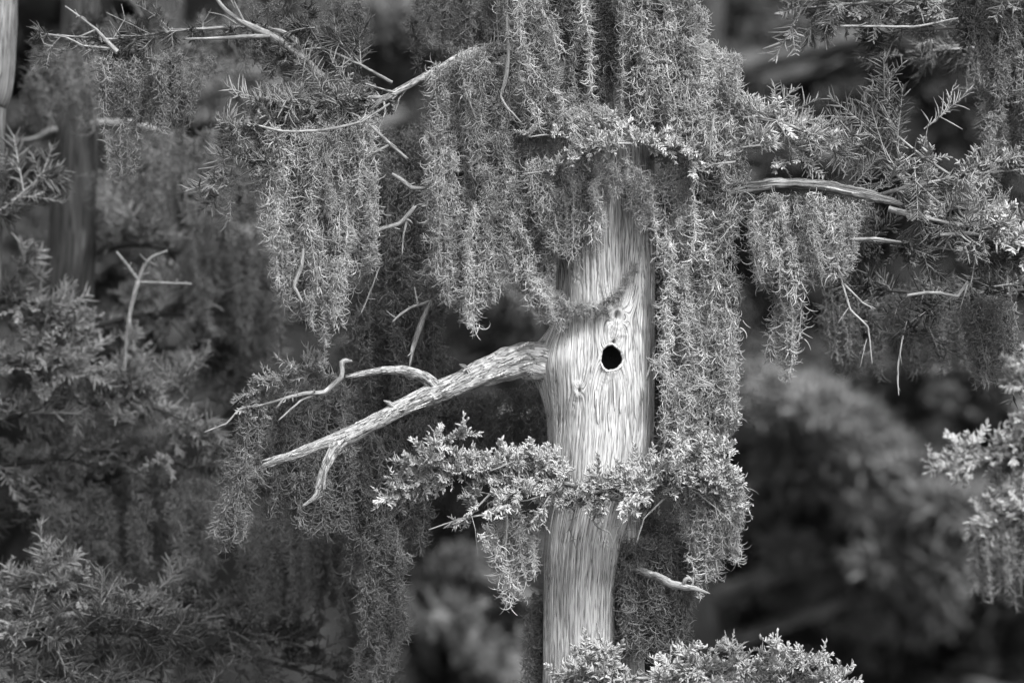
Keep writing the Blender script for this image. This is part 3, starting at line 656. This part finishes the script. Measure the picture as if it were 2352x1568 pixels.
# ================================================================ DEAD TWIGS caught in the moss
def twig(label, rows, *extra):
    p0 = rows[0]
    t = thing('dead_twig', P(p0[0], p0[1], p0[2]), label, 'twig', 'bare twigs and sticks')
    sl_ = lambda rs: pr(*[(x, y, d, q * .8) for x, y, d, q in rs])
    limb_obj('stem', t, sl_(rows), M_TWIG, sides=9, step=.006, ragged=True)
    for ex in extra: limb_obj('prong', t, sl_(ex), M_TWIG, sides=7, step=.008)
twig('long pale twig hanging in the moss left of the upper trunk', [(1164, 40, -.12, 4), (1167, 90, -.12, 5), (1168, 130, -.12, 6), (1162, 180, -.12, 6), (1150, 222, -.12, 4), (1168, 252, -.12, 4), (1196, 280, -.12, 2)])
twig('pair of crossed pale sticks in the dark moss gap', [(848, 286, -.12, 4), (890, 325, -.12, 5), (932, 362, -.12, 4)], [(893, 334, -.12, 4), (868, 346, -.12, 4), (842, 362, -.12, 2.5)])
twig('thin pale twig lying along the top of the pointed moss clump', [(895, 238, -.1, 3), (830, 280, -.12, 3.5), (740, 300, -.13, 4), (650, 302, -.13, 4), (598, 290, -.13, 3)], [(830, 280, -.12, 3), (800, 290, -.12, 3), (792, 304, -.12, 2)])
twig('short crooked stick hanging in the pointed moss clump', [(697, 572, -.14, 4), (692, 610, -.14, 6), (682, 640, -.14, 6), (676, 660, -.14, 6), (692, 690, -.14, 3)])
twig('curved broken stick over the dark moss with a side prong', [(848, 542, -.05, 4), (880, 524, -.05, 6), (918, 514, -.05, 7), (940, 492, -.05, 7), (950, 478, -.05, 5)], [(935, 505, -.05, 4), (926, 540, -.05, 3), (924, 585, -.05, 2)])
twig('stubby grey stick poking down right from the dark moss', [(900, 400, -.04, 5), (925, 415, -.04, 7), (945, 432, -.04, 7), (975, 432, -.04, 4)])
twig('flat hanging broken stick above the dead branch', [(990, 690, .05, 5), (972, 730, .03, 8), (955, 775, .03, 8), (946, 810, .03, 6), (940, 845, .03, 2)])
twig('slim curved twig arching beside the hanging broken stick', [(985, 692, .02, 4), (945, 706, .0, 4), (920, 722, 0, 4), (903, 738, 0, 3)], [(960, 700, .01, 3), (952, 660, .01, 2)])
twig('thin straight twig slanting in the shade under the pointed moss clump', [(872, 612, .0, 2), (850, 670, 0, 3), (830, 718, 0, 2)])
twig('pale bent twig hanging under the leafy mass at the right', [(2084, 678, -.05, 4), (2130, 672, -.05, 5), (2165, 674, -.05, 5), (2200, 681, -.05, 5), (2220, 650, -.05, 3)])
twig('long dark forked twig dangling at the right', [(1924, 600, -.03, 4), (1934, 648, -.03, 4), (1953, 711, -.03, 3.5), (1994, 752, -.03, 3), (2003, 834, -.03, 1.5)], [(1938, 652, -.03, 3.5), (1981, 695, -.03, 3), (2010, 709, -.03, 2)], [(1950, 705, -.03, 2), (1924, 742, -.03, 1.5)], [(1990, 780, -.03, 2), (1975, 845, -.03, 1.2)])
twig('straight thin twig hanging alone below the right leaves', [(2074, 770, -.02, 2), (2064, 830, -.02, 3), (2062, 870, -.02, 3), (2064, 906, -.02, 1.5)])
twig('bundle of thin pale needles stuck in the long right moss curtain', [(1640, 884, -.1, 2.5), (1610, 872, -.1, 2), (1588, 856, -.1, 1.2)], [(1640, 884, -.1, 2), (1608, 882, -.1, 1.8), (1586, 874, -.1, 1)], [(1640, 886, -.1, 2), (1608, 886, -.1, 1.8), (1586, 888, -.1, 1)], [(1642, 890, -.1, 2), (1632, 905, -.1, 1.5), (1618, 920, -.1, 1)])
twig('broken pale snag with a knob jutting right from the lower moss mat', [(1440, 1300, .1, 10), (1512, 1326, -.05, 12), (1540, 1340, -.1, 12), (1570, 1348, -.12, 11), (1595, 1351, -.13, 8), (1626, 1361, -.13, 2)], [(1568, 1345, -.12, 7), (1574, 1330, -.13, 7), (1582, 1326, -.13, 6), (1590, 1334, -.13, 4)])
twig('thin forked twig at the top of the right moss curtain', [(1566, 215, -.13, 2), (1582, 245, -.13, 2.5), (1604, 280, -.13, 1.5)], [(1582, 245, -.13, 2), (1590, 290, -.13, 1.2)])
twig('upright thin twig beside the right hand leaves near the collar', [(1640, 262, -.12, 3), (1634, 310, -.12, 3), (1630, 360, -.12, 2)])
twig('thin dark twig hanging in the moss under the arched branch', [(1068, 205, -.11, 2), (1080, 240, -.11, 3), (1092, 268, -.11, 3)])

# ================================================================ TREES JUST BEHIND (soft focus)
def tree_trunk(root, rows, mat, sides=40, rough=.12, step=.02): return limb_obj('trunk', root, rows, mat, sides=sides, rough=rough, step=step)
lt = thing('cypress_tree', P(0, 4900, 1.0), 'pale cypress trunk cut off by the left edge', 'tree', 'trees standing behind the moss')
tree_trunk(lt, [(P(-10, -1500, 1.0), .06), (P(-27, 0, 1.0), .09), (P(-56, 250, 1.0), .09), (P(-74, 480, 1.0), .092), (P(-96, 700, 1.0), .095), (P(-130, 1600, 1.0), .11), (P(-100, 4900, 1.0), .25)], M_PALEBARK)
leafy_limb(lt, [(-60, 520, 0, -.1), (20, 470, 0, -.1), (100, 400, 0, -.1)], 1.0, .006, 18, LD, side=3, up=.2, size=(.8, 1.25))
leafy_limb(lt, [(-60, 700, 0, 0), (60, 690, 0, 0), (180, 740, 0, .1)], 1.1, .008, 26, ('mcluster', 'mtuft', 'mfeather'), mat=M_DARKBARK, side=6, up=.3, size=(.8, 1.25))
leafy_limb(lt, [(-80, 860, 0, 0), (100, 830, 0, 0), (240, 870, 0, .1)], 1.1, .008, 34, ('mcluster', 'mtuft', 'mfeather'), mat=M_DARKBARK, side=8, up=.3, size=(.8, 1.25))
leafy_limb(lt, [(-80, 980, 0, 0), (150, 930, 0, .1), (330, 930, 0, .1), (470, 985, 0, .1)], 1.1, .009, 46, ('mcluster', 'mtuft', 'mfeather'), mat=M_DARKBARK, side=10, side_len=.16, up=.3, size=(.8, 1.25))
leafy_limb(lt, [(-80, 1080, 0, 0), (150, 1050, 0, .1), (330, 1040, 0, .1), (450, 1080, 0, .1)], 1.2, .009, 44, ('mcluster', 'mtuft', 'mfeather'), mat=M_DARKBARK, side=10, side_len=.16, up=.2, size=(.8, 1.25))
leafy_limb(lt, [(-80, 1190, 0, 0), (150, 1130, 0, .1), (400, 1130, 0, .1)], 1.3, .008, 30, LD, mat=M_DARKBARK, side=8, side_len=.16, up=.1)
leafy_limb(lt, [(240, 900, 0, .1), (360, 880, 0, .15), (430, 890, 0, .2)], 1.3, .005, 12, ('mcluster', 'mtuft', 'mfeather'), mat=M_DARKBARK, side=3, up=.3, size=(.8, 1.25))
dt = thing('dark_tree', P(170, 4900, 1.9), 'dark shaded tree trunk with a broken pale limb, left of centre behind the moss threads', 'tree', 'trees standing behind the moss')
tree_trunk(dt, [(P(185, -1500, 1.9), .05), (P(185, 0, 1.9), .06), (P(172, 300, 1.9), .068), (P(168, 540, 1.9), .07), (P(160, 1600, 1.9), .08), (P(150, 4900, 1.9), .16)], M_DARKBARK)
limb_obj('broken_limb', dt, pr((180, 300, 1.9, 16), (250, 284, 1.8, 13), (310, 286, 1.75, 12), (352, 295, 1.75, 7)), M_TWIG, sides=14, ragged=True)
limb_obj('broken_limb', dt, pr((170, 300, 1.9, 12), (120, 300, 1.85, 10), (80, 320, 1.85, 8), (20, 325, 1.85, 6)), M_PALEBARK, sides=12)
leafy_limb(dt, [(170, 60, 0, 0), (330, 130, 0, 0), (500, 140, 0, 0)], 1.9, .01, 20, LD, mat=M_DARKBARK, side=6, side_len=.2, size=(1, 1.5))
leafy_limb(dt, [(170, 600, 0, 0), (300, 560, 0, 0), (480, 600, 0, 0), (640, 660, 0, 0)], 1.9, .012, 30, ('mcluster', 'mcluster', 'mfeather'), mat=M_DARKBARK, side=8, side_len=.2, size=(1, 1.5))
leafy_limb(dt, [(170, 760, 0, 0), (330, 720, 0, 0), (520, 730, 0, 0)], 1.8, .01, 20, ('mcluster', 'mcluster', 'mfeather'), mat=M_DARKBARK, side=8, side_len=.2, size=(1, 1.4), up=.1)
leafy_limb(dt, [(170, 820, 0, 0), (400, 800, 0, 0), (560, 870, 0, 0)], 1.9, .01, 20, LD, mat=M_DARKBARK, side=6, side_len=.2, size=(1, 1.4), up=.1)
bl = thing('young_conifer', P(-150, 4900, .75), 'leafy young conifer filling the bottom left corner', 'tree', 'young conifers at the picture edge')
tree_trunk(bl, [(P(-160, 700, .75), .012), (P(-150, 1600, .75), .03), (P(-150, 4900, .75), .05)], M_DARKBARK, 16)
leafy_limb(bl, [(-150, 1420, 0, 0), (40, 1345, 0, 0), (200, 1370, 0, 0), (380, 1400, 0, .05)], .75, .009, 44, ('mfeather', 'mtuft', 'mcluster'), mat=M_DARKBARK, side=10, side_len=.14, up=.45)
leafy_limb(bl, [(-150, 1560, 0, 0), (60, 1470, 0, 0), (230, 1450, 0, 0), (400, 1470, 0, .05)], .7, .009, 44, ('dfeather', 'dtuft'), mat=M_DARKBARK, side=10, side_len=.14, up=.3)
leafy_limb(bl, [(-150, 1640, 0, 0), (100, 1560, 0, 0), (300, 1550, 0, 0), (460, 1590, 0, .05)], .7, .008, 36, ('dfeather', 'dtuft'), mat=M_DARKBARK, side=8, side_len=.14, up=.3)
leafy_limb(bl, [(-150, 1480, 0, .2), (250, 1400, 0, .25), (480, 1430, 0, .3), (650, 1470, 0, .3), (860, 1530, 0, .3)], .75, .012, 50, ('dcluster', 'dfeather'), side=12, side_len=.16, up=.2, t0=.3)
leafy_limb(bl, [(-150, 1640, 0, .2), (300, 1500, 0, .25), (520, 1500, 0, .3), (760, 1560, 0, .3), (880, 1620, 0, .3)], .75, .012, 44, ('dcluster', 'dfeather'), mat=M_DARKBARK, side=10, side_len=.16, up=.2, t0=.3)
rt = thing('cypress_tree', P(2620, 4900, .5), 'leafy tree reaching in from beyond the upper right corner', 'tree', 'trees standing behind the moss')
tree_trunk(rt, [(P(2640, -1500, .5), .06), (P(2640, 0, .5), .09), (P(2650, 1600, .5), .11), (P(2680, 4900, .5), .2)], M_PALEBARK, 24)
leafy_limb(rt, [(2640, -60, 0, 0), (2400, -30, 0, 0), (2200, -5, 0, 0), (2000, 5, 0, 0), (1830, 20, 0, 0)], .3, .012, 52, ('mcluster', 'mfeather', 'mtuft'), side=12, side_len=.13, up=0, t0=.2)
leafy_limb(rt, [(2640, 20, 0, 0), (2400, 40, 0, 0), (2250, 60, 0, 0), (2080, 70, 0, 0), (2030, 75, 0, 0)], .4, .008, 26, ('dtuft', 'dfeather'), side=8, side_len=.12, up=-.1, t0=.3)
leafy_limb(rt, [(2640, 120, 0, .2), (2400, 120, 0, .2), (2250, 110, 0, .2), (2080, 120, 0, .2)], .6, .008, 18, ('dtuft', 'dfeather'), side=8, side_len=.12, up=-.2, t0=.3)
leafy_limb(rt, [(2640, 640, 0, .2), (2400, 660, 0, .1), (2200, 680, 0, 0), (1950, 660, 0, 0)], .4, .008, 34, ('dtuft', 'dfeather'), mat=M_DARKBARK, side=12, side_len=.14, up=-.2, t0=.2)
leafy_limb(rt, [(2640, 760, 0, .2), (2450, 790, 0, .1), (2330, 800, 0, 0)], .4, .006, 10, ('dfeather',), mat=M_DARKBARK, side=3, side_len=.12, up=-.2, t0=.4)
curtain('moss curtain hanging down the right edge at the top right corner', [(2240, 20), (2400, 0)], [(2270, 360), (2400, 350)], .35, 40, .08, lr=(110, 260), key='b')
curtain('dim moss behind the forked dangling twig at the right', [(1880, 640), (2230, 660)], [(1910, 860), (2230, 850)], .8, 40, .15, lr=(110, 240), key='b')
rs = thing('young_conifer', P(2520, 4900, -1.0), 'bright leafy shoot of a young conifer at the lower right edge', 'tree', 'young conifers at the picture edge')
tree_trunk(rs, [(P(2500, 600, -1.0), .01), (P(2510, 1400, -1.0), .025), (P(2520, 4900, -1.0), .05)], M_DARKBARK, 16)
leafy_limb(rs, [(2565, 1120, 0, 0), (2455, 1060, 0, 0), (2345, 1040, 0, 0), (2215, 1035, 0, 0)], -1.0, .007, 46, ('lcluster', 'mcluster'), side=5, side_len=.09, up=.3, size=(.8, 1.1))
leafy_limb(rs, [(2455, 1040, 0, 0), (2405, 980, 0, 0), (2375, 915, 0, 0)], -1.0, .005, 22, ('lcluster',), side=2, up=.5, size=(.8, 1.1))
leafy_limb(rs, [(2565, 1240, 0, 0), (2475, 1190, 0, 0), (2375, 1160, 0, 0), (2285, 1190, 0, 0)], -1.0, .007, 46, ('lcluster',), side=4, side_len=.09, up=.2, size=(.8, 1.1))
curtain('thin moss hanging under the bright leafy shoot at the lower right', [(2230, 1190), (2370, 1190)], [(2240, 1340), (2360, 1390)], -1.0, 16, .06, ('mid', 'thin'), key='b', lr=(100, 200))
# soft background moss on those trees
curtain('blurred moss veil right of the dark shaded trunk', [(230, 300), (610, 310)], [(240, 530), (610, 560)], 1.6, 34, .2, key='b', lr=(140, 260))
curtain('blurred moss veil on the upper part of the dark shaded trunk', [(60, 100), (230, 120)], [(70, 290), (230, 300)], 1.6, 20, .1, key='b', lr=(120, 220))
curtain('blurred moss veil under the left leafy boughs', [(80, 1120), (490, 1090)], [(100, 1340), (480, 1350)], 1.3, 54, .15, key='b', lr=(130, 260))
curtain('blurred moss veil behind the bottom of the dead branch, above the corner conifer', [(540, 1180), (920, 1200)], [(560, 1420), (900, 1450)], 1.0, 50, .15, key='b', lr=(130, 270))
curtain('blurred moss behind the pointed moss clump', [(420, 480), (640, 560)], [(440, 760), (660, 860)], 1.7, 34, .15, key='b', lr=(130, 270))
fk = thing('dead_twig', P(290, 800, 1.0), 'soft focus Y-shaped bare twig standing in the left foliage', 'twig', 'bare twigs and sticks')
limb_obj('stem', fk, pr((286, 850, 1.0, 4), (292, 770, 1.0, 5), (302, 700, 1.0, 6), (318, 645, 1.0, 6)), M_TWIG, sides=9)
for ex in (pr((318, 645, 1, 5), (296, 615, 1, 4), (268, 578, 1, 3)), pr((318, 645, 1, 5), (330, 612, 1, 4.5), (350, 590, 1, 4), (384, 576, 1, 3)), pr((318, 648, 1, 4), (370, 650, 1, 4), (440, 652, 1, 3))):
    limb_obj('prong', fk, ex, M_TWIG, sides=8)

M_MOSSY = bark('mossy bark', .06, .12, .2, su=40, sv=9)
ml = thing('fallen_limb', P(1060, 1460, 6.5), 'blurred pale mossy limb slanting down towards the lower trunk', 'limb')
limb_obj('stem', ml, [(P(830, 1400, 6.5), .012), (P(920, 1440, 6.5), .02), (P(1010, 1425, 6.5), .045), (P(1080, 1480, 6.5), .07), (P(1150, 1530, 6.5), .07), (P(1230, 1570, 6.5), .065), (P(1300, 1700, 6.5), .05), (P(1400, 2500, 6.5), .06), (P(1450, 4500, 6.5), .09)], M_MOSSY, sides=18, rough=.3, step=.03)
sprays(ml, Pa([(880, 1420), (1010, 1410), (1090, 1470), (1230, 1560)], 6.5), 26, ('dcluster',), size=(1.3, 1.9), up=.1)

# ================================================================ FAR TREES (out of focus)
def clump_mesh(seed, mat, r=.15, n=260):
    g = np.random.default_rng(seed)
    d = g.normal(size=(n, 3)); d /= np.linalg.norm(d, axis=1, keepdims=True)
    base = d * (g.random(n) ** .5 * r * .8)[:, None] * np.array([1, 1, .45])
    dd = d + g.normal(size=(n, 3)) * .6 + np.array([0, 0, .2]); dd /= np.linalg.norm(dd, axis=1, keepdims=True)
    up = np.array([[0, 0, 1.]]) + g.normal(size=(n, 3)) * .4; up /= np.linalg.norm(up, axis=1, keepdims=True)
    V, Q = blades(base, dd, up, g.uniform(.035, .07, n), g.uniform(.008, .014, n), g.normal(size=n) * .2)
    return mk_mesh('leaf_clump', V, [Q], [mat])
M_FAR_L = leafy('lit far foliage', .12, .4, .2, scale=4)  # paler copy of the forest foliage; sunlit patches put into the colour
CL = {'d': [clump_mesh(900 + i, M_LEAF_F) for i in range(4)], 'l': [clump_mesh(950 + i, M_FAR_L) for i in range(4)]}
def far_tree(label, px, dy, top, limbs, key, nclump=6, rad=.1, mat=M_DARKBARK, drop=4900):
    x0 = P(px, 784, dy).x
    root = thing('forest_tree', Vector((x0, dy, 0)), label, 'tree', 'blurred trees of the far bank')
    zt = P(px, top, dy).z
    tree_trunk(root, [(Vector((x0 + .1, dy, zt)), rad * .4), (Vector((x0, dy, zt * .6)), rad), (Vector((x0, dy, -.02)), rad * 2)], mat, 18, .15, .1)
    for (x, y, w, sl) in limbs:
        a_ = Vector((x0, dy, P(px, y, dy).z - .2)); b_ = P(x, y, dy + random.uniform(-.8, .8)); d = Vector((w * S * 1.5, random.uniform(-.3, .3), -sl * S * 1.5))
        ob, _ = limb_obj('branch', root, [(a_, rad * .35), (b_ - d * .5, rad * .3), (b_ + d * .1, rad * .2), (b_ + d * .6, rad * .08)], M_MOSSY, side=7, side_len=.4, sides=7, step=.08)
        for i in range(int(nclump * 1.7)):
            p = b_ + d * random.uniform(-.75, .75) + Vector((0, random.uniform(-.3, .3), random.gauss(.03, .07)))
            put('leaf_clump', random.choice(CL[key]), ob, orient(p, rv(1) * .4 + Vector((1, 0, 0)), Vector((0, 0, 1)) + rv(.3), random.uniform(.6, 1.3)))
R_ = random.uniform
def limbs_for(x0, x1, y0, y1, n): return [(R_(x0, x1), y0 + (y1 - y0) * (i + random.random()) / n, R_(100, 260), R_(-40, 60)) for i in range(n)]
far_tree('blurred tree with pale boughs right of the lower trunk', 1590, 8, -400, [(1780, 950, 260, 20), (1880, 1000, 240, 40), (1760, 1020, 160, -20), (1990, 1090, 260, 60), (2080, 1150, 240, 20), (1850, 1130, 200, 20), (1800, 1270, 200, 0), (1950, 1290, 200, 0), (2080, 1260, 160, 0), (1700, 1330, 160, 0), (2050, 1380, 160, 0)], 'l', 6)
far_tree('dark blurred tree at the upper right behind the feathery twigs', 1570, 9, -700, limbs_for(1700, 2250, 40, 420, 9), 'd', 5, .12)
far_tree('blurred tree low at the right beyond the bright leafy shoot', 2250, 10, 200, limbs_for(1700, 2400, 1380, 1640, 9), 'd', 6)
far_tree('blurred tree at the far right edge behind the thin hanging moss', 2420, 8.5, -300, limbs_for(2050, 2450, 700, 950, 6), 'd', 5)
far_tree('blurred tree glimpsed under the leaf belt left of the lower trunk', 1370, 7, -600, [(1150, 1330, 160, 60), (1150, 720, 120, 10), (1190, 680, 100, 0), (920, 100, 160, 30), (880, 60, 160, 0)], 'l', 5)
far_tree('blurred tree behind the upper left needles', 520, 7.5, -600, [(520, 220, 120, 0), (560, 260, 120, 0), (500, 520, 160, 0), (560, 560, 160, 0), (90, 580, 220, 0), (60, 620, 200, 0), (130, 640, 160, 0)], 'l', 5)
far_tree('dark blurred tree behind the left leafy boughs', 330, 6.5, -600, limbs_for(0, 900, 300, 1300, 12), 'd', 6, .12)
far_tree('dark blurred tree straight behind the central trunk', 1400, 9.5, -700, limbs_for(1000, 1700, 200, 1400, 12), 'd', 6, .14)
far_tree('tall dark tree beyond the right curtain of moss', 1600, 12, -900, limbs_for(1500, 2000, 0, 1500, 14), 'd', 6, .16)
far_tree('tall dark tree deep in the swamp at the left', 700, 12, -900, limbs_for(300, 1100, 0, 1500, 14), 'd', 6, .16)
# the wood behind them reads as one mass
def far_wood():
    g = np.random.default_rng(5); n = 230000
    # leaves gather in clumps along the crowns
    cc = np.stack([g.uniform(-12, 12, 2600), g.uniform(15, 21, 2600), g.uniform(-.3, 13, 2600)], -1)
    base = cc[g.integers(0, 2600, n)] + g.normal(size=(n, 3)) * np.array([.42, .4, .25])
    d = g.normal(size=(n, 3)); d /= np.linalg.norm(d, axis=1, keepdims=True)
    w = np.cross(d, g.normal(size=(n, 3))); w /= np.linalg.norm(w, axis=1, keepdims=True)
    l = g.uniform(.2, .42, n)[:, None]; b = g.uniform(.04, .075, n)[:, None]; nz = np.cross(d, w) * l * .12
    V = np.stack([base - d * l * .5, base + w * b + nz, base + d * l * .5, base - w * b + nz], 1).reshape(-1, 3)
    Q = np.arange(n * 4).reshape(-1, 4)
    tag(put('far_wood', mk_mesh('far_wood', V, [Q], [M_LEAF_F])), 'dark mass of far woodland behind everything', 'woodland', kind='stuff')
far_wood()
